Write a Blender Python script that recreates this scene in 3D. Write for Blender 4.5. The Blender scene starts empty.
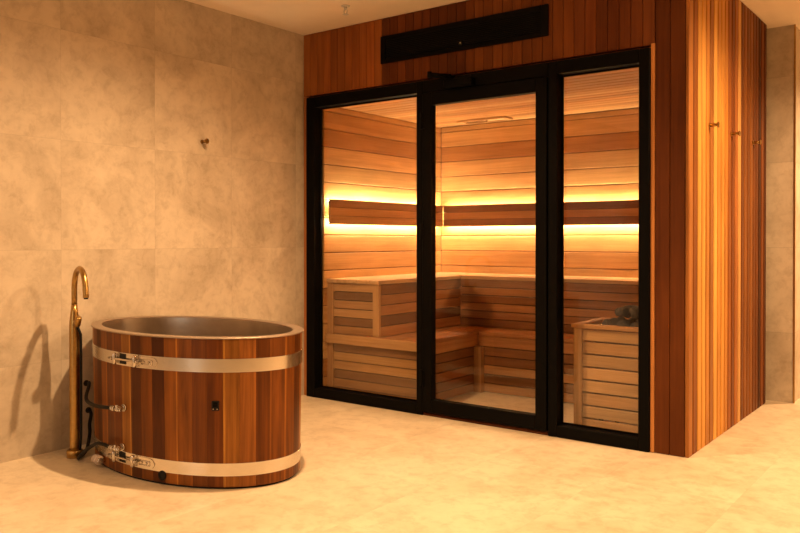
import bpy, bmesh, math, random
from mathutils import Vector, Matrix
random.seed(11)
R = math.radians
col = bpy.context.scene.collection
scene = bpy.context.scene

# ------------------------------------------------------------------ materials
def new_mat(name):
    m = bpy.data.materials.new(name); m.use_nodes = True
    nt = m.node_tree; b = nt.nodes['Principled BSDF']
    return m, nt, b

def nd(nt, t, **kw):
    n = nt.nodes.new(t)
    for k, v in kw.items(): setattr(n, k, v)
    return n

def ramp(nt, src, stops):
    r = nd(nt, 'ShaderNodeValToRGB'); e = r.color_ramp.elements
    while len(e) < len(stops): e.new(.5)
    for i, (p, c) in enumerate(stops):
        e[i].position = p; e[i].color = (*c, 1) if len(c) == 3 else c
    nt.links.new(src, r.inputs[0]); return r

def mul(nt, a, b, mode='MULTIPLY', fac=1.0):
    m = nd(nt, 'ShaderNodeMix', data_type='RGBA', blend_type=mode)
    m.inputs[0].default_value = fac
    nt.links.new(a, m.inputs[6]); nt.links.new(b, m.inputs[7]); return m.outputs[2]

def mth(nt, op, a, b=None, c=None):
    n = nd(nt, 'ShaderNodeMath', operation=op)
    for i, v in enumerate((a, b, c)):
        if v is None: continue
        if isinstance(v, (int, float)): n.inputs[i].default_value = v
        else: nt.links.new(v, n.inputs[i])
    return n.outputs[0]

def wood(name, rough=.45, lo=.62, hi=1.25, streak=1.0, coat=0.0, spec=.2):
    m, nt, b = new_mat(name); L = nt.links.new
    at = nd(nt, 'ShaderNodeAttribute', attribute_name='Col')
    gc = nd(nt, 'ShaderNodeAttribute', attribute_name='gco')
    mp = nd(nt, 'ShaderNodeMapping'); mp.inputs['Scale'].default_value = (.9, 15, 15)
    L(gc.outputs['Vector'], mp.inputs[0])
    n1 = nd(nt, 'ShaderNodeTexNoise'); n1.inputs['Scale'].default_value = 1.6; n1.inputs['Detail'].default_value = 7
    n1.inputs['Roughness'].default_value = .62; n1.inputs['Distortion'].default_value = .5
    L(mp.outputs[0], n1.inputs[0])
    mp2 = nd(nt, 'ShaderNodeMapping'); mp2.inputs['Scale'].default_value = (.5, 95, 95)
    L(gc.outputs['Vector'], mp2.inputs[0])
    n2 = nd(nt, 'ShaderNodeTexNoise'); n2.inputs['Scale'].default_value = 1.5; n2.inputs['Detail'].default_value = 4
    L(mp2.outputs[0], n2.inputs[0])
    n3 = nd(nt, 'ShaderNodeTexNoise'); n3.inputs['Scale'].default_value = 2.2; n3.inputs['Detail'].default_value = 3
    L(gc.outputs['Vector'], n3.inputs[0])
    r1 = ramp(nt, n1.outputs[0], [(.28, (lo, lo*.93, lo*.86)), (.72, (hi, hi, hi))])
    r2 = ramp(nt, n2.outputs[0], [(.3, (.88, .85, .82)), (.7, (1.07, 1.07, 1.07))])
    r3 = ramp(nt, n3.outputs[0], [(.3, (.86, .84, .82)), (.7, (1.1, 1.1, 1.1))])
    c = mul(nt, at.outputs['Color'], r1.outputs[0])
    c = mul(nt, c, r2.outputs[0], fac=streak)
    c = mul(nt, c, r3.outputs[0])
    L(c, b.inputs['Base Color'])
    rr = mth(nt, 'MULTIPLY_ADD', n1.outputs[0], .2, rough - .1)
    L(rr, b.inputs['Roughness'])
    bp = nd(nt, 'ShaderNodeBump'); bp.inputs['Strength'].default_value = .12; bp.inputs['Distance'].default_value = .002
    L(n2.outputs[0], bp.inputs['Height']); L(bp.outputs[0], b.inputs['Normal'])
    b.inputs['Specular IOR Level'].default_value = spec
    b.inputs['Coat Weight'].default_value = coat; b.inputs['Coat Roughness'].default_value = .22
    return m

def tile(name, base, dark, ax, off, per, rough, seam=.003, seam_amt=.8, vary=.06, cloud=1.0):
    """large stone-look tiles; ax = the two world axes the joints run across"""
    m, nt, b = new_mat(name); L = nt.links.new
    g = nd(nt, 'ShaderNodeNewGeometry'); s = nd(nt, 'ShaderNodeSeparateXYZ'); L(g.outputs['Position'], s.inputs[0])
    cells, lines = [], []
    for a, o, p in zip(ax, off, per):
        u = mth(nt, 'DIVIDE', mth(nt, 'SUBTRACT', s.outputs[a], o), p)
        cells.append(mth(nt, 'FLOOR', u))
        fr = mth(nt, 'FRACT', u)
        d = mth(nt, 'MINIMUM', fr, mth(nt, 'SUBTRACT', 1.0, fr))
        lines.append(mth(nt, 'LESS_THAN', d, seam / p))
    ln = mth(nt, 'MAXIMUM', lines[0], lines[1])
    cv = nd(nt, 'ShaderNodeCombineXYZ'); L(cells[0], cv.inputs[0]); L(cells[1], cv.inputs[1])
    wn = nd(nt, 'ShaderNodeTexWhiteNoise', noise_dimensions='3D'); L(cv.outputs[0], wn.inputs[0])
    # every tile samples its own stretch of the stone pattern
    sh = nd(nt, 'ShaderNodeVectorMath', operation='MULTIPLY_ADD')
    L(wn.outputs['Color'], sh.inputs[0]); sh.inputs[1].default_value = (7, 7, 7); L(g.outputs['Position'], sh.inputs[2])
    n1 = nd(nt, 'ShaderNodeTexNoise'); n1.inputs['Scale'].default_value = 2.3; n1.inputs['Detail'].default_value = 8; n1.inputs['Roughness'].default_value = .62
    n1.inputs['Distortion'].default_value = .5
    n2 = nd(nt, 'ShaderNodeTexNoise'); n2.inputs['Scale'].default_value = 14; n2.inputs['Detail'].default_value = 6; n2.inputs['Roughness'].default_value = .7
    n2.inputs['Distortion'].default_value = .35
    for n in (n1, n2): L(sh.outputs[0], n.inputs[0])
    mix = tuple(d*(cloud) + bb*(1-cloud) for bb, d in zip(base, dark))
    r1 = ramp(nt, n1.outputs[0], [(.33, mix), (.56, base), (.75, tuple(min(1, c*1.08) for c in base))])
    r2 = ramp(nt, n2.outputs[0], [(.34, (.84, .82, .79)), (.52, (1, 1, 1)), (.7, (1.05, 1.05, 1.05))])
    c = mul(nt, r1.outputs[0], r2.outputs[0])
    tv = mth(nt, 'MULTIPLY_ADD', wn.outputs['Value'], vary*2, 1-vary)
    tc = nd(nt, 'ShaderNodeCombineColor')
    for i in range(3): L(tv, tc.inputs[i])
    c = mul(nt, c, tc.outputs[0])
    sm = nd(nt, 'ShaderNodeMix', data_type='RGBA', blend_type='MULTIPLY')
    L(ln, sm.inputs[0]); L(c, sm.inputs[6]); sm.inputs[7].default_value = (seam_amt, seam_amt, seam_amt, 1)
    L(sm.outputs[2], b.inputs['Base Color'])
    L(mth(nt, 'MULTIPLY_ADD', n2.outputs[0], .18, rough-.09), b.inputs['Roughness'])
    bp = nd(nt, 'ShaderNodeBump'); bp.inputs['Strength'].default_value = .05; bp.inputs['Distance'].default_value = .003
    L(n2.outputs[0], bp.inputs['Height']); L(bp.outputs[0], b.inputs['Normal'])
    return m

def plain(name, c, rough=.5, metal=0.0, noise=.06, scale=40, stretch=(1, 1, 1), spec=.5, aniso=0.0):
    m, nt, b = new_mat(name); L = nt.links.new
    tcd = nd(nt, 'ShaderNodeTexCoord'); mp = nd(nt, 'ShaderNodeMapping'); mp.inputs['Scale'].default_value = stretch
    L(tcd.outputs['Object'], mp.inputs[0])
    n = nd(nt, 'ShaderNodeTexNoise'); n.inputs['Scale'].default_value = scale; n.inputs['Detail'].default_value = 4
    L(mp.outputs[0], n.inputs[0])
    lo = tuple(v*(1-noise) for v in c); hi = tuple(min(1, v*(1+noise)) for v in c)
    L(ramp(nt, n.outputs[0], [(.3, lo), (.7, hi)]).outputs[0], b.inputs['Base Color'])
    L(mth(nt, 'MULTIPLY_ADD', n.outputs[0], .12, max(.02, rough-.06)), b.inputs['Roughness'])
    b.inputs['Metallic'].default_value = metal
    b.inputs['Specular IOR Level'].default_value = spec
    b.inputs['Anisotropic'].default_value = aniso
    return m

def glass(name):
    m, nt, b = new_mat(name); L = nt.links.new
    nt.nodes.remove(b); out = nt.nodes['Material Output']
    tr = nd(nt, 'ShaderNodeBsdfTransparent'); tr.inputs[0].default_value = (.95, .955, .95, 1)
    gl = nd(nt, 'ShaderNodeBsdfGlossy'); gl.inputs['Roughness'].default_value = .0
    gl.inputs[0].default_value = (1, 1, 1, 1)
    lw = nd(nt, 'ShaderNodeLayerWeight'); lw.inputs[0].default_value = .5
    # schlick: f = .04 + .96*(facing)^5, the same from either side of the pane
    f = mth(nt, 'MULTIPLY_ADD', mth(nt, 'POWER', lw.outputs['Facing'], 5.0), .90, .034)
    mx = nd(nt, 'ShaderNodeMixShader'); L(f, mx.inputs[0]); L(tr.outputs[0], mx.inputs[1]); L(gl.outputs[0], mx.inputs[2])
    L(mx.outputs[0], out.inputs[0]); return m

def emit(name, c, s):
    m, nt, b = new_mat(name)
    b.inputs['Base Color'].default_value = (*c, 1)
    b.inputs['Emission Color'].default_value = (*c, 1); b.inputs['Emission Strength'].default_value = s
    return m

M = {}
M['cladding'] = wood('cedar_cladding', .45, .74, 1.16, .8, spec=.1)
M['cedar'] = wood('sauna_cedar', .55, .74, 1.14, .8)
M['stave'] = wood('tub_cedar', .4, .5, 1.35, 1.0, coat=.0)
M['tile_wall'] = tile('stone_wall_tile', (.60, .515, .405), (.44, .365, .275), (1, 2), (2.357, 1.11), (.613, .612), .55, .002, .91, .04)
M['tile_pier'] = tile('stone_pier_tile', (.60, .515, .405), (.44, .365, .275), (0, 2), (-2.2, 1.11), (1.22, .612), .55, .0022, .84, .03)
M['tile_floor'] = tile('stone_floor_tile', (.70, .60, .45), (.56, .46, .32), (0, 1), (-2.75, 2.45), (.61, 1.22), .42, .0016, .93, .015, .8)
M['plaster'] = plain('ceiling_paint', (.84, .71, .56), .9, noise=.02, scale=8)
M['black'] = plain('black_powder_coat', (.003, .0026, .0024), .5, noise=.1, scale=120, spec=.06)
M['grille'] = plain('black_grille', (.004, .0035, .003), .6, noise=.1, spec=.12)
M['rubber'] = plain('black_rubber', (.006, .0055, .005), .5, noise=.15, scale=90, spec=.2)
M['steel'] = plain('brushed_steel', (.70, .66, .60), .24, 1.0, .06, 30, (1, 1, 40), aniso=.4)
M['rim_steel'] = plain('rim_steel', (.42, .34, .27), .55, 1.0, .05, 30)
M['liner'] = plain('liner_steel', (.42, .36, .30), .34, 1.0, .10, 9)
M['chrome'] = plain('chrome', (.62, .58, .53), .2, 1.0, .02)
M['brass'] = plain('aged_brass', (.42, .27, .095), .30, 1.0, .10, 60)
M['cap'] = plain('pale_plastic', (.62, .50, .42), .45, noise=.05)
M['dark'] = plain('dark_void', (.006, .005, .004), .8, noise=.1)
M['stone'] = plain('sauna_rock', (.075, .06, .048), .9, noise=.35, scale=25)
M['glass'] = glass('clear_glass')
M['led'] = emit('led_strip_glow', (1.0, .745, .41), 112)
M['white_plastic'] = plain('white_paint', (.62, .58, .52), .5, noise=.03)

# ------------------------------------------------------------------ mesh builder
class MB:
    def __init__(s): s.v, s.f, s.c, s.g, s.sm = [], [], [], [], []
    def face(s, idx, c, g, smooth=False): s.f.append(idx); s.c.append(c); s.g.append(g); s.sm.append(smooth)
    def box(s, lo, hi, c=(.5, .5, .5), ax=0, ch=.0, jit=True):
        """chamfered box; ax = axis the wood grain runs along"""
        seed = random.random()*40
        cen = [(a+b)/2 for a, b in zip(lo, hi)]; h = [abs(b-a)/2 for a, b in zip(lo, hi)]
        ch = min(ch, min(h)*.9); b0 = len(s.v); order = [ax, (ax+1) % 3, (ax+2) % 3]
        def G(p): return (p[order[0]]+seed, p[order[1]]+seed*.37, p[order[2]]+seed*.71)
        if ch <= 0:
            pts = [(cen[0]+sx*h[0], cen[1]+sy*h[1], cen[2]+sz*h[2]) for sx in (-1, 1) for sy in (-1, 1) for sz in (-1, 1)]
            s.v += pts
            for q in ((0, 1, 3, 2), (4, 6, 7, 5), (0, 4, 5, 1), (2, 3, 7, 6), (0, 2, 6, 4), (1, 5, 7, 3)):
                s.face([b0+i for i in q], c, [G(pts[i]) for i in q])
            return
        pts, ix = [], {}
        for sx in (-1, 1):
            for sy in (-1, 1):
                for sz in (-1, 1):
                    sg = (sx, sy, sz)
                    for k in range(3):
                        ix[(sg, k)] = len(pts)
                        pts.append(tuple(cen[i]+sg[i]*(h[i] if i == k else h[i]-ch) for i in range(3)))
        s.v += pts
        def add(q): s.face([b0+i for i in q], c, [G(pts[i]) for i in q])
        for k in range(3):
            i, j = (k+1) % 3, (k+2) % 3
            for sg in (-1, 1):
                def S(a, b):
                    t = [0, 0, 0]; t[k] = sg; t[i] = a; t[j] = b; return ix[(tuple(t), k)]
                q = [S(-1, -1), S(1, -1), S(1, 1), S(-1, 1)]
                add(q if sg > 0 else q[::-1])
            for a in (-1, 1):
                for b in (-1, 1):
                    def T(w, f):
                        t = [0, 0, 0]; t[k] = w; t[i] = a; t[j] = b; return ix[(tuple(t), f)]
                    q = [T(-1, i), T(1, i), T(1, j), T(-1, j)]
                    add(q if a*b > 0 else q[::-1])
        for sx in (-1, 1):
            for sy in (-1, 1):
                for sz in (-1, 1):
                    q = [ix[((sx, sy, sz), k)] for k in range(3)]
                    add(q if sx*sy*sz > 0 else q[::-1])
    def grid(s, rows, c, closed=True, smooth=True, capa=False, capb=False, colors=None, gfun=None, hard=False):
        """rows of points joined into a skin; hard keeps the edges between rows crisp"""
        if hard:
            for ra, rb in zip(rows[:-1], rows[1:]): s.grid([ra, rb], c, closed, smooth, False, False, colors, gfun)
            if capb: s.grid([rows[-1]], c, capb=True)
            return
        b0 = len(s.v); n = len(rows[0])
        for r in rows: s.v += [tuple(p) for p in r]
        for i in range(len(rows)-1):
            for j in range(n if closed else n-1):
                k = (j+1) % n
                q = [b0+i*n+j, b0+i*n+k, b0+(i+1)*n+k, b0+(i+1)*n+j]
                cc = colors[j] if colors else c
                s.face(q, cc, [gfun(j, s.v[t]) if gfun else tuple(s.v[t]) for t in q], smooth)
        if capa: q = [b0+j for j in range(n)][::-1]; s.face(q, c, [tuple(s.v[t]) for t in q])
        if capb: q = [b0+(len(rows)-1)*n+j for j in range(n)]; s.face(q, c, [tuple(s.v[t]) for t in q])
    def tube(s, path, rad, c=(.5, .5, .5), n=14, caps=True):
        path = [Vector(p) for p in path]
        rads = rad if isinstance(rad, (list, tuple)) else [rad]*len(path)
        rows = []; up = None
        for i, p in enumerate(path):
            t = (path[min(i+1, len(path)-1)] - path[max(i-1, 0)]).normalized()
            if up is None:
                up = Vector((0, 0, 1)) if abs(t.z) < .9 else Vector((1, 0, 0))
            x = (up - t*up.dot(t)).normalized(); y = t.cross(x); up = x
            rows.append([p + rads[i]*(x*math.cos(2*math.pi*k/n) + y*math.sin(2*math.pi*k/n)) for k in range(n)])
        s.grid(rows, c, True, True, caps, caps)
    def cyl(s, p, q, r, c=(.5, .5, .5), n=20, bev=.0):
        p, q = Vector(p), Vector(q); d = (q-p).normalized()
        if bev: s.tube([p, p+d*1e-5, p+d*bev, q-d*bev, q-d*1e-5, q], [r-bev, r-bev, r, r, r-bev, r-bev], c, n)
        else: s.tube([p, q], r, c, n)
    def ring(s, cen, ro, ri, ax, th, c=(.5, .5, .5), n=24):
        cen = Vector(cen); ax = Vector(ax).normalized()
        x = ax.orthogonal().normalized(); y = ax.cross(x)
        rows = []
        for r, h in ((ri, 0), (ri, th), (ro, th), (ro, 0), (ri, 0)):
            rows.append([cen+ax*h+r*(x*math.cos(2*math.pi*k/n)+y*math.sin(2*math.pi*k/n)) for k in range(n)])
        s.grid(rows, c, True, False)
    def build(s, name, mat, parent=None, origin=None, recalc=True):
        if parent is not None: o0 = Vector(parent['_o'])
        else: o0 = Vector(origin) if origin is not None else Vector((0, 0, 0))
        me = bpy.data.meshes.new(name)
        me.from_pydata([tuple(Vector(p)-o0) for p in s.v], [], s.f)
        ca = me.attributes.new('Col', 'FLOAT_COLOR', 'CORNER'); ga = me.attributes.new('gco', 'FLOAT_VECTOR', 'CORNER')
        k = 0
        for fi, f in enumerate(s.f):
            me.polygons[fi].use_smooth = s.sm[fi]
            for j in range(len(f)):
                ca.data[k].color = (*s.c[fi], 1); ga.data[k].vector = s.g[fi][j]; k += 1
        bm = bmesh.new(); bm.from_mesh(me)
        if recalc: bmesh.ops.recalc_face_normals(bm, faces=bm.faces)
        bm.to_mesh(me); bm.free()
        me.materials.append(mat)
        o = bpy.data.objects.new(name, me); col.objects.link(o)
        o['_o'] = tuple(o0)
        if parent is not None: o.parent = parent
        else: o.location = o0
        return o

def tag(o, label=None, cat=None, group=None, kind=None):
    if label: o['label'] = label
    if cat: o['category'] = cat
    if group: o['group'] = group
    if kind: o['kind'] = kind
    return o

def thing(name, loc, label, cat, group=None, kind=None):
    o = bpy.data.objects.new(name, None); col.objects.link(o); o.location = loc; o['_o'] = tuple(loc)
    o.empty_display_size = .05
    return tag(o, label, cat, group, kind)

def jit(c, a=.12):
    k = 1 + random.uniform(-a, a); w = random.uniform(-.04, .04)
    return (c[0]*k*(1+w), c[1]*k, c[2]*k*(1-w))

def copy_thing(o):
    c = o.copy(); col.objects.link(c)
    for ch in o.children:
        d = ch.copy(); col.objects.link(d); d.parent = c
    return c

# ------------------------------------------------------------------ dimensions (metres)
XW = -4.14            # tiled wall
YF, YB = 4.278, 6.051    # sauna front face, sauna back
XS = -1.3025            # sauna battened side
HC = 2.695             # room ceiling
XL, XR, YI, ZC = -4.02, -1.40, 5.94, 2.18   # sauna inside faces
XE, YE0, YE1 = 3.2, -2.6, 8.6                 # rest of the room

def slab(name, lo, hi, mat, label, cat):
    b = MB(); b.box(lo, hi); return tag(b.build(name, mat), label, cat, kind='structure')

slab('floor', (XW-.12, YE0-.12, -.12), (XE+.12, YE1+.12, 0), M['tile_floor'], 'warm beige stone tiled floor', 'floor')
slab('ceiling', (XW-.12, YE0-.12, HC), (XE+.12, YE1+.12, HC+.12), M['plaster'], 'plain cream painted ceiling', 'ceiling')
slab('wall_left', (XW-.12, YE0-.12, 0), (XW, YE1, HC), M['tile_wall'], 'beige stone tiled wall behind the tub', 'wall')
slab('wall_rear', (XW, YE0-.12, 0), (XE, YE0, HC), M['tile_pier'], 'tiled wall behind the viewer', 'wall')
slab('wall_right', (XE, YE0-.12, 0), (XE+.12, YE1, HC), M['plaster'], 'plain wall on the far right', 'wall')
slab('wall_back', (XW, YE1, 0), (XE, YE1+.12, HC), M['tile_pier'], 'wall at the end of the passage', 'wall')
slab('wall_pier', (XS-.6, 6.17, 0), (-1.146, YE1, HC), M['tile_pier'], 'narrow beige tiled wall end behind the battened sauna side', 'wall')
slab('trim_1', (-1.148, 6.165, 0), (-1.137, 6.176, HC), M['brass'], 'thin metal corner strip of the tiled wall end', 'trim')

# ------------------------------------------------------------------ sauna shell: outside cladding
DK = (.13, .038, .009); MD = (.27, .092, .022); LT = (.50, .225, .055); GD = (.62, .33, .085); VD = (.035, .012, .005)
def vboards(mb, axis, a0, a1, z0, z1, face, depth, w, colf, gap=.0022, ch=.0025):
    """upright boards along axis 0 or 1; face = coordinate of the outer face, depth = signed thickness inward"""
    n = max(1, round((a1-a0)/w)); w = (a1-a0)/n
    for i in range(n):
        p, q = a0+i*w+gap/2, a0+(i+1)*w-gap/2; c = colf(i, n, (p+q)/2)
        if axis == 0: mb.box((p, min(face, face+depth), z0), (q, max(face, face+depth), z1), c, 2, ch)
        else: mb.box((min(face, face+depth), p, z0), (max(face, face+depth), q, z1), c, 2, ch)

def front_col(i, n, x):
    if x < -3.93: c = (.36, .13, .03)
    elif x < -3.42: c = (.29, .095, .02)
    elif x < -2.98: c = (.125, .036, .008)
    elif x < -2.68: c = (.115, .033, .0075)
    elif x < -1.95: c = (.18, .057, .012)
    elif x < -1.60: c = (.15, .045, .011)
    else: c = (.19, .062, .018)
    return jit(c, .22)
b = MB()
vboards(b, 0, XW+.002, -4.097, .0, 2.231, YF, .02, .06, lambda i, n, x: (.40, .16, .05))
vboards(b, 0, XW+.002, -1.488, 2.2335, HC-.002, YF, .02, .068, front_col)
vboards(b, 0, -1.486, XS-.021, .0, HC-.002, YF, .02, .085, lambda i, n, x: jit((.12, .036, .0085), .22))
b.box((XW+.002, YF+.021, 2.2355), (XS-.022, YF+.09, HC-.002), VD, 0)
b.box((-1.486, YF+.021, 0), (XS-.022, YF+.09, 2.235), VD, 2)
b.box((XW+.002, YF+.021, 0), (-4.097, YF+.09, 2.235), VD, 2)
tag(b.build('wall_front', M['cladding']), 'upright cedar boards on the sauna front around the glazing', 'wall', kind='structure')
b = MB()
b.box((-1.5095, YF-.004, 0), (-1.487, YF+.03, 2.2405), (.62, .29, .10), 2, .002)
b.box((-4.106, YF-.004, 2.2225), (-1.51, YF+.03, 2.2185), (.40, .15, .05), 0, .002)
tag(b.build('trim_2', M['cladding']), 'slim cedar edging strip along the black glazing', 'trim', kind='structure')

# board tones from the front corner to the rear, upper limit of each stretch in metres from the corner
tones = [(.08, (.40, .165, .045)), (.16, (.25, .085, .02)), (.31, (.66, .35, .085)), (.39, (.50, .23, .05)), (.46, (.36, .145, .034)), (.54, (.68, .38, .10)),
         (.70, (.60, .29, .06)), (.79, (.52, .23, .045)), (.86, (.27, .095, .021)), (.93, (.17, .055, .013)), (1.0, (.34, .13, .035)), (1.09, (.62, .36, .13)), (1.17, (.15, .05, .012)),
         (1.25, (.24, .088, .02)), (1.33, (.17, .06, .013)), (1.41, (.23, .085, .019)), (1.50, (.15, .048, .011)), (1.58, (.05, .015, .004)), (1.68, (.17, .052, .012)), (9, (.09, .026, .006))]
def side_col(i, n, y):
    d = y+.03-YF
    return jit(next(c for lim, c in tones if d < lim), .06)
b = MB()
n = 23; y0, y1 = YF, YB; w = (y1-y0)/n
for i in range(n):
    p, q = y0+i*w, y0+(i+1)*w; c = side_col(i, n, p)
    d = .0 if i % 2 == 0 else .0
    b.box((XS-.020, p+(.008 if i else 0), 0), (XS, q-.008, HC-.002), c, 2, .004)
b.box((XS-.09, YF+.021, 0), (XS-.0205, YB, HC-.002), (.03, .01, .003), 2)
b.box((XS-.0202, YF+.022, 0), (XS-.005, YB-.001, HC-.003), (.045, .014, .004), 2)  # dark strip set shallow in the batten gaps, standing in for groove shadow
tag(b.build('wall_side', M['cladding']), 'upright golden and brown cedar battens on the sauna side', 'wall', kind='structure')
slab('wall_sauna_back', (XW+.002, YI+.045, 0), (XS-.095, YB+.1, HC-.002), M['dark'], 'sauna rear carcass', 'wall')

# ------------------------------------------------------------------ sauna lining
CL = (.62, .35, .14); CM = (.52, .27, .10); CD = (.34, .17, .07); CDD = (.20, .095, .04)
def lining_col(): return jit(random.choice([CL, CL, CM, (.58, .305, .11), (.43, .205, .07), (.66, .385, .155)]), .09)
H = .1333
def hboards(mb, axis, a0, a1, face, depth, z0, z1, first):
    zs = [z0]
    z = first
    while z < z1-.02:
        if z > z0+.01: zs.append(z)
        z += H
    zs.append(z1)
    for p, q in zip(zs[:-1], zs[1:]):
        c = lining_col()
        lo, hi = (min(face, face+depth), max(face, face+depth))
        if axis == 0: mb.box((a0, lo, p+.0025), (a1, hi, q-.0025), c, 0, .004)
        else: mb.box((lo, a0, p+.0025), (hi, a1, q-.0025), c, 1, .004)
b = MB(); hboards(b, 0, XL, XR, YI, .02, 0, ZC, .0005+.1333*0)
b.box((XL-.02, YI+.021, 0), (XR+.02, YI+.04, ZC+.02), CDD, 0)
tag(b.build('wall_back_lining', M['cedar']), 'horizontal cedar boards on the rear wall inside the sauna', 'wall', kind='structure')
b = MB(); hboards(b, 1, YF+.095, YI, XL, -.02, 0, ZC, .0)
b.box((XW+.003, YF+.095, 0), (XL-.021, YI+.02, ZC+.02), CDD, 1)
tag(b.build('wall_left_lining', M['cedar']), 'horizontal cedar boards on the left wall inside the sauna', 'wall', kind='structure')
b = MB(); hboards(b, 1, YF+.095, YI, XR, .008, 0, ZC, .0)
tag(b.build('wall_right_lining', M['cedar']), 'horizontal cedar boards on the right wall inside the sauna', 'wall', kind='structure')
b = MB()
y = YF+.095
while y < YI-.01:
    q = min(y+.0865, YI); b.box((XL-.015, y+.005, ZC), (XR+.005, q-.005, ZC+.018), jit(random.choice([CL, CM, (.70, .44, .21), (.46, .24, .095)]), .10), 0, .006); y = q
b.box((XL-.02, YF+.095, ZC+.019), (XR+.008, YI+.03, ZC+.05), CDD, 0)
tag(b.build('ceiling_sauna', M['cedar']), 'narrow cedar boards on the sauna ceiling', 'ceiling', kind='structure')

# ------------------------------------------------------------------ glazing
def rect_frame(mb, x0, x1, z0, z1, y0, y1, lw, rw, tw, bw):
    mb.box((x0, y0, z0), (x0+lw, y1, z1), ax=2, ch=.003); mb.box((x1-rw, y0, z0), (x1, y1, z1), ax=2, ch=.003)
    mb.box((x0+lw, y0+.001, z1-tw), (x1-rw, y1-.001, z1), ch=.003); mb.box((x0+lw, y0+.001, z0), (x1-rw, y1-.001, z0+bw), ch=.003)

def window(name, x0, x1, lw, rw, label):
    t = thing(name, ((x0+x1)/2, YF, 0), label, 'window', kind='structure')
    f = MB(); rect_frame(f, x0, x1, .0, 2.218, YF-.02, YF+.075, lw, rw, .076, .07); f.build('window_frame', M['black'], t)
    g = MB(); g.box((x0+lw, YF+.045, .07), (x1-rw, YF+.053, 2.142)); g.build('pane', M['glass'], t)
    s = MB(); rect_frame(s, x0+lw, x1-rw, .07, 2.142, YF+.038, YF+.0445, .012, .012, .012, .012); s.build('glazing_bead', M['black'], t)
    return t
window('window_1', -4.094, -3.032, .082, .050, 'fixed glass panel in black frame left of the sauna door')
window('window_2', -2.118, -1.511, .058, .060, 'fixed glass panel in black frame right of the sauna door')

t = thing('door_1', (-2.575, YF, 0), 'black framed glass sauna door with overhead closer', 'door', kind='structure')
f = MB(); f.box((-3.03, YF-.02, 2.136), (-2.12, YF+.075, 2.218), ch=.003)
f.box((-3.03, YF+.03, .0), (-3.018, YF+.075, 2.136), ax=2); f.box((-2.132, YF+.03, .0), (-2.12, YF+.075, 2.136), ax=2)
f.build('door_jamb', M['black'], t)
f = MB(); rect_frame(f, -3.026, -2.124, .028, 2.132, YF-.03, YF+.028, .070, .073, .082, .085); f.build('door_frame', M['black'], t)
g = MB(); g.box((-2.956, YF+.004, .113), (-2.197, YF+.012, 2.051)); g.build('pane', M['glass'], t)
s = MB(); s.box((-3.03, YF-.012, 0), (-2.12, YF+.07, .018), (.10, .03, .009), 0, .003); tag(s.build('threshold', M['cladding'], t), 'thin reddish wooden door threshold')
for z in (.25, 1.22, 1.95):
    h = MB(); h.cyl((-3.029, YF-.036, z-.055), (-3.029, YF-.036, z+.055), .009, bev=.002); h.box((-3.050, YF-.034, z-.05), (-3.008, YF-.0295, z+.05)); h.build('hinge', M['black'], t)
c = MB(); c.box((-2.83, YF-.078, 2.140), (-2.62, YF-.021, 2.192), ch=.008); cb = c.build('door_closer', M['black'], t)
a = MB(); E_ = Vector((-2.895, YF-.135, 2.216)); F_ = Vector((-2.79, YF-.05, 2.2065)); G_ = Vector((-2.80, YF-.03, 2.222))
a.cyl((F_.x, F_.y, 2.18), (F_.x, F_.y, 2.2135), .016)
a.tube([F_, E_], .0105, n=10); a.tube([E_+Vector((0, 0, .012)), G_], .0095, n=10)
a.cyl(E_-Vector((0, 0, .014)), E_+Vector((0, 0, .024)), .015)
a.box((-2.83, YF-.045, 2.2085), (-2.77, YF-.019, 2.217), ch=.002)
a.build('closer_arm', M['black'], cb)

# ------------------------------------------------------------------ ventilation grille above the glazing
gx0, gx1, gz0, gz1 = -3.394, -2.123, 2.378, 2.567
t = thing('vent_grille', ((gx0+gx1)/2, YF, gz0), 'long black louvred ventilation grille above the glass door', 'vent')
f = MB(); f.box((gx0, YF-.014, gz0), (gx0+.045, YF-.001, gz1), ch=.003); f.box((gx1-.045, YF-.014, gz0), (gx1, YF-.001, gz1), ch=.003)
f.box((gx0+.045, YF-.014, gz0), (gx1-.045, YF-.001, gz0+.03), ch=.003); f.box((gx0+.045, YF-.014, gz1-.03), (gx1-.045, YF-.001, gz1), ch=.003)
f.build('grille_frame', M['black'], t)
s = MB()
for i in range(11):
    z = gz0+.036+i*.0118; b0 = len(s.v)
    s.box((gx0+.045, YF-.010, z), (gx1-.045, YF-.002, z+.0045), ch=.001)
s.box((gx0+.045, YF-.0018, gz0+.03), (gx1-.045, YF-.0008, gz1-.03)); s.build('louvre', M['grille'], t)
s = MB(); s.cyl((-2.735, YF-.0105, gz0+.045), (-2.735, YF-.018, gz0+.045), .017, bev=.003); k = s.build('sensor', M['rubber'], t)
s = MB(); s.cyl((-2.737, YF-.0182, gz0+.047), (-2.737, YF-.0205, gz0+.047), .005, bev=.001); s.build('sensor_lens', M['chrome'], k)

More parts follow.
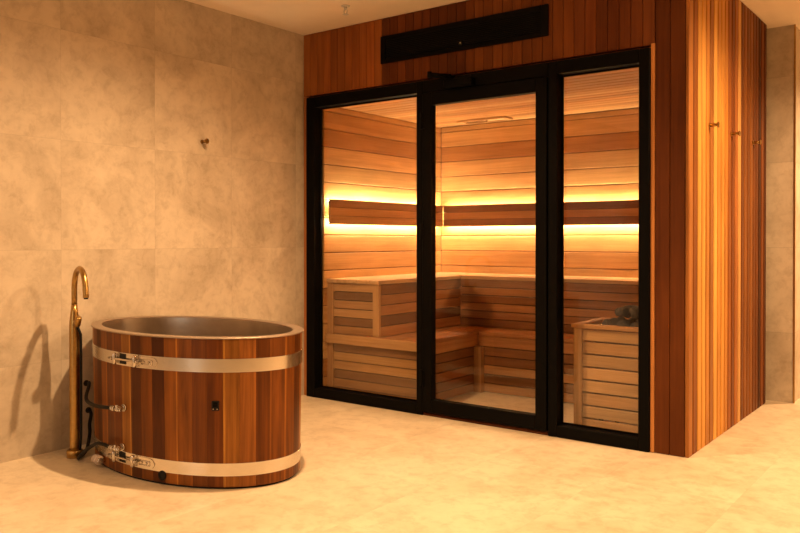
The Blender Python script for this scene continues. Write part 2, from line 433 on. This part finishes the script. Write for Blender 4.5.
# ------------------------------------------------------------------ backrest panels with glowing strips
PZ0, PZ1 = 1.281, 1.470
t = thing('backrest_panel', (XL+.04, 5.15, PZ0), 'three board cedar backrest with lit edges on the left sauna wall', 'backrest', 'lit backrests')
b = MB()
for i, c in enumerate(((.50, .25, .095), (.55, .285, .11), (.38, .175, .065))):
    z = PZ0+i*(PZ1-PZ0)/3; b.box((XL+.045, 4.372, z+.0012), (XL+.065, YI-.067, z+.062), jit(c, .05), 1, .003)
b.box((XL+.0435, 4.38, PZ0+.004), (XL+.0448, YI-.07, PZ1-.004), (.03, .012, .005), 1)
b.build('backrest_board', M['cedar'], t)
for y in (4.50, 5.1, 5.75):
    s = MB(); s.box((XL+.001, y-.02, PZ0+.03), (XL+.044, y+.02, PZ1-.03)); s.build('bracket', M['cedar'], t)
for z in (PZ0+.02, PZ1-.02):
    s = MB(); s.cyl((XL+.055, 4.3715, z), (XL+.055, 4.367, z), .006); s.build('end_bolt', M['black'], t)
for z in (PZ0+.012, PZ1-.012):
    s = MB(); s.box((XL+.026, 4.392, z-.006), (XL+.044, YI-.07, z+.006)); s.build('light_strip', M['led'], t)
t = thing('backrest_panel', (-2.7, YI-.04, PZ0), 'long three board cedar backrest with lit edges on the rear sauna wall', 'backrest', 'lit backrests')
b = MB()
for i, c in enumerate(((.25, .105, .04), (.46, .24, .10), (.22, .09, .034))):
    z = PZ0+i*(PZ1-PZ0)/3; b.box((XL+.067, YI-.065, z+.0012), (XR-.003, YI-.045, z+.062), jit(c, .05), 0, .003)
b.box((XL+.072, YI-.0448, PZ0+.004), (XR-.006, YI-.0435, PZ1-.004), (.03, .012, .005), 0)
b.build('backrest_board', M['cedar'], t)
for x in (-3.9, -3.1, -2.3, -1.5):
    s = MB(); s.box((x-.02, YI-.044, PZ0+.03), (x+.02, YI-.001, PZ1-.03)); s.build('bracket', M['cedar'], t)
for z in (PZ0+.012, PZ1-.012):
    s = MB(); s.box((XL+.07, YI-.044, z-.006), (XR-.01, YI-.026, z+.006)); s.build('light_strip', M['led'], t)

# ------------------------------------------------------------------ benches
BX, BY, BZ = -3.522, 5.482, .872        # upper bench faces and top
LX, LY, LZ = -3.178, 5.195, .462      # lower bench
BF = 4.405                            # front end of both
g1 = [(.52, .29, .125), (.20, .095, .04), (.46, .24, .10), (.56, .32, .14), (.21, .10, .042), (.44, .225, .09)]
def rows(z0, z1, n): return [(z0+(z1-z0)*i/n+.003, z0+(z1-z0)*(i+1)/n-.003) for i in range(n)]
t = thing('upper_bench', (XL, YI, 0), 'high corner sauna bench with pale planked top and slatted sides', 'bench')
b = MB()
n = 5; w = (BX+.012-XL-.002)/n
for i in range(n): b.box((XL+.002+i*w+.002, BF-.01, BZ-.028), (XL+.002+(i+1)*w-.002, YI-.004, BZ), jit((.62, .38, .18), .07), 1, .003)
b.build('bench_top', M['cedar'], t)
b = MB(); w = (YI-.004-(BY-.012))/n
for i in range(n): b.box((BX+.013, BY-.012+i*w+.002, BZ-.028), (XR-.003, BY-.012+(i+1)*w-.002, BZ), jit((.62, .38, .18), .07), 0, .003)
b.build('bench_top', M['cedar'], t)
b = MB()
for (p, q), c in zip(rows(LZ+.001, BZ-.029, 6), g1[::-1]): b.box((XL+.06, BF+.006, p), (BX-.058, BF+.024, q), jit(c, .06), 0, .002)
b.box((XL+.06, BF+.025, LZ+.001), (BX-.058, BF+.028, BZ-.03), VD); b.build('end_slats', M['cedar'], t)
b = MB()
for (p, q), c in zip(rows(LZ+.001, BZ-.029, 5), [(.44, .21, .08), (.20, .085, .033), (.42, .20, .08), (.38, .175, .065), (.26, .115, .045)]): b.box((BX-.02, BF+.03, p), (BX-.001, BY+.015, q), jit(c, .06), 1, .002)
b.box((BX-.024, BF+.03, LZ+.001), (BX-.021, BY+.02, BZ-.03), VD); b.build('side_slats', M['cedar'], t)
b = MB()
for (p, q), c in zip(rows(LZ+.001, BZ-.029, 6), [(.24, .105, .04), (.33, .15, .058), (.40, .19, .075), (.30, .135, .052), (.38, .18, .07), (.30, .14, .055)]): b.box((BX+.002, BY+.001, p), (XR-.003, BY+.02, q), jit(c, .06), 0, .002)
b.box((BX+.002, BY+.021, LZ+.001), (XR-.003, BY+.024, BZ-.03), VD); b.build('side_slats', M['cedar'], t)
b = MB(); b.box((BX-.056, BF, LZ+.001), (BX, BF+.028, BZ-.029), jit((.52, .295, .125), .03), 2, .003); b.build('post', M['cedar'], t)
b = MB(); b.box((XL+.003, BF, .001), (XL+.058, BF+.028, BZ-.029), jit((.50, .28, .12), .03), 2, .003); b.build('post', M['cedar'], t)

t = thing('lower_bench', (LX, YI, 0), 'low corner sauna bench with reddish planked top below the high bench', 'bench')
b = MB(); n = 4; w = (LX+.012-(BX-.02))/n
rd = (.40, .185, .072)
b.box((XL+.061, BF-.008, LZ-.03), (BX-.021, BF+.4, LZ-.0015), jit((.56, .32, .14), .05), 0, .003)
for i in range(n): b.box((BX-.02+i*w+.003, BF-.008, LZ-.03), (BX-.02+(i+1)*w-.003, BY+.02 if i == 0 else BY-.002, LZ-.0015), jit(rd, .10), 1, .003)
b.build('bench_top', M['cedar'], t)
b = MB(); n = 4; w = (BY+.02-(LY-.012))/n
for i in range(n): b.box((LX+.013, LY-.012+i*w+.003, LZ-.03), (XR-.003, LY-.012+(i+1)*w-.003, LZ-.0015), jit(rd, .10), 0, .003)
b.box((LX-.3, BY, LZ-.03), (LX+.013, BY+.02, LZ-.002), rd, 0); b.build('bench_top', M['cedar'], t)
g2 = [(.38, .19, .075), (.42, .215, .085), (.24, .115, .046), (.50, .28, .115), (.42, .225, .085), (.24, .12, .05)]
b = MB()
b.box((XL+.003, BF-.022, LZ-.068), (LX+.010, BF-.0095, LZ-.002), (.54, .31, .135), 0, .002)
for (p, q), c in zip(rows(.002, LZ-.067, 6), g2): b.box((XL+.061, BF+.006, p), (LX-.001, BF+.024, q), jit(c, .05), 0, .002)
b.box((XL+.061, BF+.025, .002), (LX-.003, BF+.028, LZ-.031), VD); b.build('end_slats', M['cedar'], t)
b = MB(); b.box((LX-.001, LY-.055, .001), (LX+.060, LY-.001, LZ-.115), (.46, .245, .10), 2, .003); b.build('post', M['cedar'], t)
cols = [(.40, .20, .08), (.22, .10, .04), (.46, .24, .10), (.22, .10, .04), (.24, .11, .045)]
b = MB()
for (p, q), c in zip(rows(.002, LZ-.115, 5), [(.36, .17, .065), (.26, .115, .045), (.34, .15, .055), (.24, .11, .04), (.22, .10, .038)]): b.box((LX-.02, BF+.03, p), (LX-.002, LY-.001, q), jit(c, .06), 1, .002)
b.box((LX-.02, BF+.03, LZ-.112), (LX+.001, LY+.01, LZ-.031), (.44, .215, .085), 1, .003)
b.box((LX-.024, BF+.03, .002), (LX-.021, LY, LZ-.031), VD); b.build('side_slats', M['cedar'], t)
b = MB()
for (p, q), c in zip(rows(.002, LZ-.115, 5), cols): b.box((LX, LY, p), (XR-.003, LY+.02, q), jit(c, .06), 0, .002)
b.box((LX+.002, LY-.002, LZ-.112), (XR-.003, LY+.018, LZ-.031), (.42, .20, .08), 0, .003)
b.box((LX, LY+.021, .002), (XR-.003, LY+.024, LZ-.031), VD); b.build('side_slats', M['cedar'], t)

# ------------------------------------------------------------------ heater in its slatted guard, stones
hx0, hx1, hy0, hy1, hz = -2.058, -1.412, 4.485, 4.93, .653
t = thing('heater_guard', ((hx0+hx1)/2, hy0, 0), 'pale slatted cedar guard box around the stone heater behind the right glass', 'heater guard')
b = MB()
b.box((hx0-.012, hy0-.012, hz-.024), (hx1, hy0+.045, hz), (.55, .30, .125), 0, .003)
b.box((hx0-.012, hy1-.045, hz-.024), (hx1, hy1+.012, hz), (.50, .26, .10), 0, .003)
b.box((hx0-.012, hy0+.046, hz-.024), (hx0+.045, hy1-.046, hz), (.52, .28, .11), 1, .003)
b.build('top_rail', M['cedar'], t)
for y in (hy0, hy1-.05):
    b = MB(); b.box((hx0, y, .001), (hx0+.052, y+.05, hz-.025), (.58, .345, .16), 2, .003); b.build('post', M['cedar'], t)
b = MB(); cs = [(.58, .35, .165), (.60, .37, .18), (.50, .28, .12), (.58, .35, .16), (.60, .36, .17), (.54, .31, .135), (.48, .26, .105), (.58, .345, .155)]
for (p, q), c in zip(rows(.004, hz-.026, 8), cs): b.box((hx0+.053, hy0+.012, p+.002), (hx1, hy0+.03, q-.002), jit(c, .04), 0, .003)
b.build('front_slats', M['cedar'], t)
b = MB()
for (p, q), c in zip(rows(.004, hz-.026, 8), cs): b.box((hx0+.012, hy0+.052, p+.002), (hx0+.03, hy1-.052, q-.002), jit(c, .04), 1, .003)
b.build('side_slats', M['cedar'], t)
t = thing('sauna_heater', (-1.72, 4.72, 0), 'metal sauna heater holding dark stones inside the slatted guard', 'heater')
b = MB(); ex0, ex1, ey0, ey1 = -1.955, -1.485, 4.56, 4.88
for lo, hi in (((ex0, ey0, .12), (ex0+.012, ey1, .645)), ((ex1-.012, ey0, .12), (ex1, ey1, .645)), ((ex0+.012, ey0, .12), (ex1-.012, ey0+.012, .645)), ((ex0+.012, ey1-.012, .12), (ex1-.012, ey1, .645)), ((ex0+.012, ey0+.012, .12), (ex1-.012, ey1-.012, .5))):
    b.box(lo, hi, ch=.002)
b.build('heater_case', M['steel'], t)
for x in (ex0+.03, ex1-.03):
    for y in (ey0+.03, ey1-.03):
        b = MB(); b.cyl((x, y, 0), (x, y, .121), .015); b.build('foot', M['black'], t)
def rock(seed):
    rr = random.Random(seed); bm = bmesh.new(); bmesh.ops.create_icosphere(bm, subdivisions=2, radius=1)
    k = [Vector((rr.gauss(0, 1), rr.gauss(0, 1), rr.gauss(0, 1))).normalized() for _ in range(7)]
    d = [rr.uniform(.55, .85) for _ in k]
    for v in bm.verts:
        for n_, dd in zip(k, d):
            e = v.co.dot(n_)
            if e > dd: v.co -= n_*(e-dd)
    me = bpy.data.meshes.new('heater_stone'); bm.to_mesh(me); bm.free(); me.materials.append(M['stone']); return me
rocks = [rock(i) for i in range(6)]
rs = random.Random(5)
for z, nx, ny, ins in ((.552, 5, 3, 0), (.639, 5, 3, 0), (.726, 5, 3, 0)):
    for i in range(nx):
        for j in range(ny):
            x = ex0+.062+ins+(ex1-ex0-.124-ins)*i/(nx-1)
            y = ey0+.062+ins+(ey1-ey0-.124-2*ins)*j/(ny-1)
            if z > .7 and i < 1: continue
            o = bpy.data.objects.new('heater_stone', rocks[rs.randrange(6)]); col.objects.link(o)
            o.location = (x, y, z+rs.uniform(-.001, .001)); o.rotation_euler = [rs.uniform(0, 6.28) for _ in range(3)]
            s_ = rs.uniform(.0425, .0435); o.scale = (s_, s_, s_)
            tag(o, 'dark grey sauna stone heaped on the heater inside the slatted guard', 'stone', 'heater stones')

# ceiling vent in the sauna
t = thing('sauna_vent', (-3.44, 5.735, ZC), 'flat pale wooden slide vent on the sauna ceiling near the rear wall', 'vent')
b = MB(); vx0, vx1, vy0, vy1 = -3.67, -3.21, 5.66, 5.81
b.box((vx0, vy0, ZC-.018), (vx1, vy0+.025, ZC-.001), (.58, .34, .15), 0, .002); b.box((vx0, vy1-.025, ZC-.018), (vx1, vy1, ZC-.001), (.58, .34, .15), 0, .002)
b.box((vx0, vy0+.025, ZC-.018), (vx0+.03, vy1-.025, ZC-.001), (.58, .34, .15), 1, .002); b.box((vx1-.03, vy0+.025, ZC-.018), (vx1, vy1-.025, ZC-.001), (.58, .34, .15), 1, .002)
b.build('vent_frame', M['cedar'], t)
b = MB(); b.box((-3.45, vy0+.026, ZC-.012), (vx1-.031, vy1-.026, ZC-.002), (.80, .58, .34), 0, .002); b.cyl((-3.42, 5.735, ZC-.012), (-3.42, 5.735, ZC-.024), .008, (.3, .15, .06)); b.build('slide', M['cedar'], t)
b = MB(); b.box((vx0+.031, vy0+.026, ZC-.004), (-3.452, vy1-.026, ZC-.001), CDD, 0); b.build('slot', M['dark'], t)

# ------------------------------------------------------------------ cold plunge tub
TX, TY, TA, TB, TZ = -3.40, 2.682, .684, .416, .711
def ep(t, z, off=0.0, a=TA, b=TB):
    """point on the tub's oval at angle t, pushed out by off along the oval's normal"""
    n_ = Vector((math.cos(t)/a, math.sin(t)/b, 0)).normalized(); off -= .011*(1-z/TZ)
    return Vector((TX+a*math.cos(t), TY+b*math.sin(t), z)) + n_*off
def oval(z, off=0.0, n=128, a=TA, b=TB): return [ep(2*math.pi*k/n, z, off, a, b) for k in range(n)]
tub = thing('plunge_tub', (TX, TY, 0), 'oval red cedar plunge tub with steel liner and two steel hoops', 'tub')
# staves
st = MB(); nst = 46
pal = [(0.126, 0.0364, 0.0051), (0.168, 0.0536, 0.0074), (0.21, 0.0727, 0.0101), (0.0714, 0.0201, 0.0032), (0.1386, 0.0422, 0.0065), (0.1848, 0.0594, 0.0084), (0.2772, 0.113, 0.0204)]
# arc-length parametrisation so every stave is equally wide
N = 1680; acc = [0.0]; pp = [ep(2*math.pi*i/N, 0) for i in range(N+1)]
for i in range(N): acc.append(acc[-1]+(pp[i+1]-pp[i]).length)
def at_len(s):
    s %= acc[-1]; lo, hi = 0, N
    while hi-lo > 1:
        m_ = (lo+hi)//2
        if acc[m_] <= s: lo = m_
        else: hi = m_
    return 2*math.pi*(lo+(s-acc[lo])/max(1e-9, acc[hi]-acc[lo]))/N
W = acc[-1]/nst
rst = random.Random(21)
for i in range(nst):
    s0 = i*W; c = rst.choice(pal); k = rst.uniform(.96, 1.24); c = tuple(v*k for v in c)
    tm = math.degrees(at_len(s0+W/2))
    if 327 < tm < 335: c = (.36, .135, .028)
    elif 347 < tm < 351.5: c = (.36, .13, .028)
    seed = rst.uniform(0, 50); us = (.0, .006, .13, .5, .88, .994, 1.0); offs = (-.0016, 0, 0, 0, 0, 0, -.0016)
    rows_ = []
    for z, dz in ((.010, -.003), (.014, 0), (.2, 0), (.45, 0), (.701, 0), (.7045, -.002)):
        rows_.append([ep(at_len(s0+W*u), z, o_+dz) for u, o_ in zip(us, offs)])
    side = rst.choice((0, 0, 1, 5)); sap = tuple(min(1, v*m_) for v, m_ in zip(c, (1.7, 1.95, 2.1)))   # pale sapwood along one edge of some staves
    def gf(j, p, seed=seed, s0=s0): return (p[2]+seed, (math.atan2((p[1]-TY)/TB, (p[0]-TX)/TA))*.55+seed*.3, seed)
    st.grid(rows_, c, closed=False, smooth=False, gfun=gf, colors=[sap if (side == 1 and j == 1) or (side == 5 and j == 4) or (side == 1 and j == 0) else c for j in range(7)])
st.grid([oval(.014, -.006), oval(.014, -.045), oval(.700, -.045), oval(.700, -.006)], VD, True, True)
st.build('stave_wall', M['stave'], tub)
b = MB(); b.grid([oval(.0, -.010), oval(.0095, -.010), oval(.0095, -.06), oval(.0, -.06), oval(0, -.010)], (0, 0, 0)); b.build('plinth', M['rubber'], tub)
b = MB()
b.grid([oval(.7047, -.004), oval(.7050, .0085), oval(.7095, .009), oval(.7112, .007), oval(.7114, -.042), oval(.709, -.0465), oval(.7047, -.0465), oval(.7047, -.004)], (0, 0, 0), hard=True); b.build('rim', M['rim_steel'], tub, recalc=False)
b = MB(); b.grid([oval(.7045, -.0472), oval(.66, -.050), oval(.30, -.055), oval(.14, -.06), oval(.10, -.085), oval(.095, -.12)], (0, 0, 0), capb=True)
b.build('liner', M['liner'], tub)
def hoop(z0, z1, ta, tb, name='hoop'):
    """steel band with its tensioning clamp"""
    b = MB(); b.grid([oval(z0, .0008), oval(z0+.001, .0032), oval(z1-.001, .0032), oval(z1, .0008)], (0, 0, 0), True, True, hard=True)
    hp = b.build(name, M['steel'], tub, recalc=False); zc = (z0+z1)/2; ta, tb = R(ta), R(tb)
    def P(t, z, o): return ep(t, z, o)
    # overlapping plate with rounded end, slotted
    pl_ = MB(); rows_ = []
    for i in range(13):
        t_ = tb-R(1)+(R(12.5))*i/12; hh = .026 if i < 10 else .026*math.sqrt(max(.02, 1-((i-9)/3.05)**2))
        rows_.append([P(t_, zc-hh, .0034), P(t_, zc-hh, .0072), P(t_, zc+hh, .0072), P(t_, zc+hh, .0034)])
    pl_.grid(rows_, (0, 0, 0), True, False, True, True); plate = pl_.build('clamp_plate', M['steel'], hp)
    s = MB()
    for dz in (-.010, .010): s.tube([P(tb+R(k), zc+dz, .0085) for k in (3, 5, 7, 9)], .0028, n=8)
    s.tube([P(tb+R(9), zc+dz, .0085) for dz in (-.010, -.004, .004, .010)], .0028, n=8)
    for k in (4.5, 7.2): s.cyl(P(tb+R(k), zc, .006), P(tb+R(k), zc, .013), .0055, n=12, bev=.001)
    s.build('rivet', M['chrome'], plate)
    for t_ in (ta, tb):
        l = MB(); l.tube([P(t_, zc-.028, .019), P(t_, zc-.020, .019), P(t_, zc+.020, .019), P(t_, zc+.028, .019)], [.0075, .011, .011, .0075], n=14)
        l.box(P(t_, zc, .009)-Vector((.009, .0055, .024)), P(t_, zc, .009)+Vector((.009, .0055, .024)), ch=.002); l.build('clamp_lug', M['chrome'], hp)
    bo = MB(); bo.tube([P(ta-R(4.2), zc, .021), P(ta, zc, .020), P(tb, zc, .020), P(tb+R(2.6), zc, .021)], .0052, n=12)
    for t_, d in ((ta-R(2.4), R(1.1)), (tb+R(1.0), R(1.2))): bo.tube([P(t_, zc, .021), P(t_+d, zc, .021)], .0095, n=6)
    bo.build('clamp_bolt', M['chrome'], hp)
    gp = MB(); t0, t1 = ta+R(2.0), ta+R(6.5)
    gp.grid([[P(t_, zc-.024, .0034), P(t_, zc+.027, .0034), P(t_, zc+.027, .0045), P(t_, zc-.024, .0045)] for t_ in (t0, (t0+t1)/2, t1)], (0, 0, 0), True, False, True, True)
    gp.build('hoop_gap', M['dark'], hp)
    return hp
hoop(.548, .613, 264.2, 277.7)
hoop(.062, .124, 262.7, 275.6)
# control plate on the front
def frame_at(t):
    n_ = Vector((math.cos(t)/TA, math.sin(t)/TB, 0)).normalized(); return n_, Vector((-n_.y, n_.x, 0))
def plate_at(name, t, z, w, h, d, mat, parent, off=.0, ch=.003):
    n_, tn = frame_at(t); p = ep(t, z, off); b = MB(); b.box((-w/2, 0, -h/2), (w/2, d, h/2), ch=ch)
    b.v = [tuple(p+tn*v[0]+n_*v[1]+Vector((0, 0, v[2]))) for v in b.v]; return b.build(name, mat, parent)
ts = R(317.8)
cp = plate_at('control_plate', ts, .394, .036, .046, .006, M['rubber'], tub)
plate_at('switch_rocker', ts, .400, .020, .022, .004, M['black'], cp, .0062)
for dx in (-1.0, 1.0): plate_at('plate_screw', ts+dx*R(.95), .379, .005, .005, .002, M['chrome'], cp, .0062, .001)
td = R(291.1); n_, tn = frame_at(td); p = ep(td, .047, .0005)
b = MB(); b.ring(p, .023, .016, n_, .006); dr = b.build('drain_port', M['rubber'], tub)
b = MB(); b.cyl(p+n_*.0004, p+n_*.002, .0165); b.build('drain_hole', M['dark'], dr)
# fittings and hoses
def fitting(t, z, hose_path, hdir):
    n_, tn = frame_at(t); p = ep(t, z, 0)
    b = MB(); b.cyl(p, p+n_*.012, .019, bev=.002); b.cyl(p+n_*.012, p+n_*.040, .0125, bev=.002)
    q = p+n_*.046; b.tube([q+tn*.030, q+tn*.018], .012, n=6); b.tube([q+tn*.018, q-tn*.012], .0115, n=16)
    b.tube([q-tn*.012, q-tn*.030], .0155, n=6); b.tube([q-tn*.030, q-tn*.046], [.013, .012], n=14)
    b.tube([q+tn*.030, q+tn*.038], [.010, .007], n=12); b.cyl(q, q+Vector((0, 0, .020)), .007, bev=.001)
    f = b.build('hose_fitting', M['chrome'], tub)
    pts = [q-tn*.040]+[Vector(v) for v in hose_path]
    P2 = []
    for i in range(len(pts)-1):      # smooth path
        p0, p1, p2, p3 = pts[max(0, i-1)], pts[i], pts[i+1], pts[min(len(pts)-1, i+2)]
        for k in range(8):
            u = k/8; P2.append(.5*((2*p1)+(p2-p0)*u+(2*p0-5*p1+4*p2-p3)*u*u+(3*p1-p0-3*p2+p3)*u**3))
    P2.append(pts[-1]); h = MB(); h.tube(P2, .0095, n=12); h.build('hose', M['rubber'], f)
fitting(R(269.0), .342, [(-3.617, 2.235, .332), (-3.83, 2.318, .325), (-3.99, 2.43, .356), (-4.085, 2.49, .358), (-4.121, 2.504, .348)], None)
fitting(R(267.5), .145, [(-3.594, 2.238, .143), (-3.743, 2.262, .080), (-3.864, 2.293, .0115), (-3.908, 2.3655, .034), (-3.985, 2.432, .095), (-4.04, 2.465, .135), (-4.09, 2.505, .175), (-4.121, 2.516, .192)], None)
tc_ = R(249.8); n_, tn = frame_at(tc_); p = ep(tc_, .042, 0)
b = MB(); b.cyl(p, p+n_*.03, .014, bev=.002); b.tube([p+n_*.026-tn*.032, p+n_*.026+tn*.020], .014, n=14); vb = b.build('drain_valve', M['chrome'], tub)
b = MB(); q = p+n_*.028; b.tube([q-tn*.056, q-tn*.054, q-tn*.030, q-tn*.028], [.019, .022, .022, .019], n=14); b.tube([q-tn*.026, q-tn*.024, q-tn*.004, q-tn*.002], [.021, .024, .024, .021], n=8); tag(b.build('drain_cap', M['cap'], vb), 'pale drain cap')

# ------------------------------------------------------------------ wall outlets for the hoses
for y, z, lb in ((2.504, .348, 'upper black hose outlet on the tiled wall behind the tub'), (2.516, .192, 'lower black hose outlet on the tiled wall behind the tub')):
    b = MB(); b.cyl((XW, y, z), (XW+.008, y, z), .017, bev=.002); b.cyl((XW+.008, y, z), (XW+.018, y, z), .014, n=6)
    tag(b.build('hose_outlet', M['rubber'], None, (XW, y, z)), lb, 'hose outlet', 'hose outlets')

# ------------------------------------------------------------------ freestanding brass tap
px_, py_ = -3.942, 2.318
tap = thing('bath_tap', (px_, py_, 0), 'tall aged brass floor standing tap with hooked spout beside the tub', 'tap')
b = MB(); b.tube([(px_, py_, 0), (px_, py_, .001), (px_, py_, .034), (px_, py_, .040), (px_, py_, .040)], [.040, .042, .042, .039, .02], n=36); b.build('tap_base', M['brass'], tap)
b = MB(); b.tube([(px_, py_, z) for z in (.040, .06, .3, .67, .73, .78, .82)], [.0265, .0265, .0265, .0265, .0255, .0195, .0155], n=28); b.build('tap_column', M['brass'], tap)
d = Vector((.226, -.068, 0)).normalized(); p0 = Vector((px_, py_, 0)); reach = .225; rad = reach/2
path = [p0+Vector((0, 0, z)) for z in (.82, .86, .89)]; zc = .902
path = [p0+Vector((0, 0, .818)), p0+Vector((0, 0, .87)), p0+Vector((0, 0, zc))]
for k in range(1, 17):
    th = math.pi*k/16; path.append(p0+d*(rad-rad*math.cos(th))+Vector((0, 0, zc+rad*math.sin(th)*1.0)))
path += [p0+d*(reach+.004)+Vector((0, 0, .887)), p0+d*(reach+.008)+Vector((0, 0, .868))]
b = MB(); b.tube(path, .0148, n=20); sp = b.build('spout', M['brass'], tap)
b = MB(); b.tube([path[-1]+Vector((0, 0, .001)), path[-1]-Vector((0, 0, .006))], .011, n=18); b.build('aerator', M['dark'], sp)
b = MB(); q = p0+Vector((0, 0, .725)); b.tube([q+d*.02, q+d*.062], .014, n=18); b.tube([q+d*.055+Vector((0, 0, -.012)), q+d*.060+Vector((0, 0, -.01)), q+d*.085+Vector((0, 0, .028)), q+d*.088+Vector((0, 0, .034))], [.012, .017, .017, .012], n=18); b.build('tap_lever', M['brass'], tap)
b = MB(); dn = Vector((.8, .3, 0)).normalized()
hp_ = [q+d*.045+Vector((0, 0, -.012))]+[p0+dn*r_+Vector((0, 0, z)) for r_, z in ((.040, .66), (.041, .5), (.041, .3), (.040, .12), (.035, .055), (.033, .041))]
b.tube(hp_, .007, n=10); tag(b.build('tap_hose', M['rubber'], tap), 'thin black hose hanging beside the column')

# ------------------------------------------------------------------ robe hooks
def hook(root_loc, n_, label):
    n_ = Vector(n_); t = thing('robe_hook', root_loc, label, 'hook', 'brass robe hooks'); p = Vector(root_loc)
    b = MB(); b.cyl(p+n_*.0005, p+n_*.006, .014, bev=.001); b.build('rosette', M['brass'], t)
    b = MB(); b.cyl(p+n_*.006, p+n_*.046, .0095); b.build('stem', M['brass'], t)
    b = MB(); b.cyl(p+n_*.046, p+n_*.053, .0175, bev=.002); b.build('end_disc', M['brass'], t)
    return t
for y, lb in ((4.642, 'brass robe hook on the battened sauna side nearest the front corner'), (5.105, 'middle brass robe hook of three on the battened sauna side'), (5.648, 'brass robe hook on the battened sauna side nearest the tiled wall end')):
    hook((XS, y, 1.817), (1, 0, 0), lb)
hook((XW, 3.332, 1.806), (1, 0, 0), 'single short brass robe hook on the beige tiled wall above the tub')

# ------------------------------------------------------------------ ceiling sprinkler
sx, sy = -3.395, 3.902
t = thing('fire_sprinkler', (sx, sy, HC), 'small pendant fire sprinkler on the cream ceiling', 'sprinkler')
b = MB(); b.tube([(sx, sy, HC-.001), (sx, sy, HC-.005), (sx, sy, HC-.008)], [.028, .028, .02], n=28); b.build('escutcheon', M['white_plastic'], t)
b = MB(); b.cyl((sx, sy, HC-.008), (sx, sy, HC-.026), .011)
for s_ in (-1, 1): b.tube([(sx+s_*.010, sy, HC-.024), (sx+s_*.015, sy, HC-.036), (sx+s_*.010, sy, HC-.050), (sx, sy, HC-.056)], .0028, n=8)
b.build('sprinkler_body', M['white_plastic'], t)
b = MB(); b.cyl((sx, sy, HC-.056), (sx, sy, HC-.058), .019)
for k in range(10):
    a_ = 2*math.pi*k/10; b.box((sx+.019*math.cos(a_)-.002, sy+.019*math.sin(a_)-.002, HC-.0582), (sx+.019*math.cos(a_)+.002, sy+.019*math.sin(a_)+.002, HC-.056))
b.build('deflector', M['white_plastic'], t)

# ------------------------------------------------------------------ light
WARM = (1.0, .60, .285)
def spot(loc, target, power, ang, blend, rad, c=WARM):
    l = bpy.data.lights.new('downlight', 'SPOT'); l.energy = power; l.color = c; l.spot_size = R(ang); l.spot_blend = blend; l.shadow_soft_size = rad
    o = bpy.data.objects.new('downlight', l); col.objects.link(o); o.location = loc
    o.rotation_euler = (Vector(target)-Vector(loc)).to_track_quat('-Z', 'Y').to_euler(); return o
def area(loc, target, power, sx_, sy_, c=WARM):
    l = bpy.data.lights.new('soft_light', 'AREA'); l.shape = 'RECTANGLE'; l.size, l.size_y = sx_, sy_; l.energy = power; l.color = c
    o = bpy.data.objects.new('soft_light', l); col.objects.link(o); o.location = loc
    o.rotation_euler = (Vector(target)-Vector(loc)).to_track_quat('-Z', 'Y').to_euler(); return o
spot((-2.62, 2.68, 2.68), (-2.80, 2.62, 0), 315, 150, .9, .03)
spot((.35, 4.4, 2.67), (.35, 4.4, 0), 375, 168, .4, .06)
spot((-0.6, 2.0, 2.68), (-.6, 2.0, 0), 185, 140, .8, .06)
spot((-2.5, .3, 2.68), (-2.5, .3, 0), 95, 140, .8, .06)
spot((-.2, 7.2, 2.67), (-.6, 7.2, 0), 380, 140, .6, .06)
area((-3.1, -2.4, 1.3), (-3.1, 3, 1.0), 18, .4, 2.0, (1, .86, .68))
f = MB(); rect_frame(f, -3.37, -2.83, .22, 2.38, -2.598, -2.41, .06, .06, .06, .06)  # unseen frame added around the soft light so its reflection reads as a window
tag(f.build('soft_light_frame', M['black']), 'tall black frame added around the soft light behind the viewer', 'window', kind='structure')
w = bpy.data.worlds.new('world'); scene.world = w; w.use_nodes = True
w.node_tree.nodes['Background'].inputs[0].default_value = (.05, .035, .02, 1); w.node_tree.nodes['Background'].inputs[1].default_value = .3

# ------------------------------------------------------------------ camera
cd = bpy.data.cameras.new('camera'); cam = bpy.data.objects.new('camera', cd); col.objects.link(cam)
cd.sensor_width = 36; cd.lens = 788/800*36; cd.shift_y = -22.1/800; cam.location = (0, 0, 1.17); cam.rotation_euler = (R(90-.386), 0, R(37.08))
cd.clip_start = .02; scene.camera = cam
scene.view_settings.view_transform = 'Standard'; scene.view_settings.look = 'None'; scene.view_settings.exposure = 0.0
for o in list(bpy.data.objects):
    if '_o' in o: del o['_o']
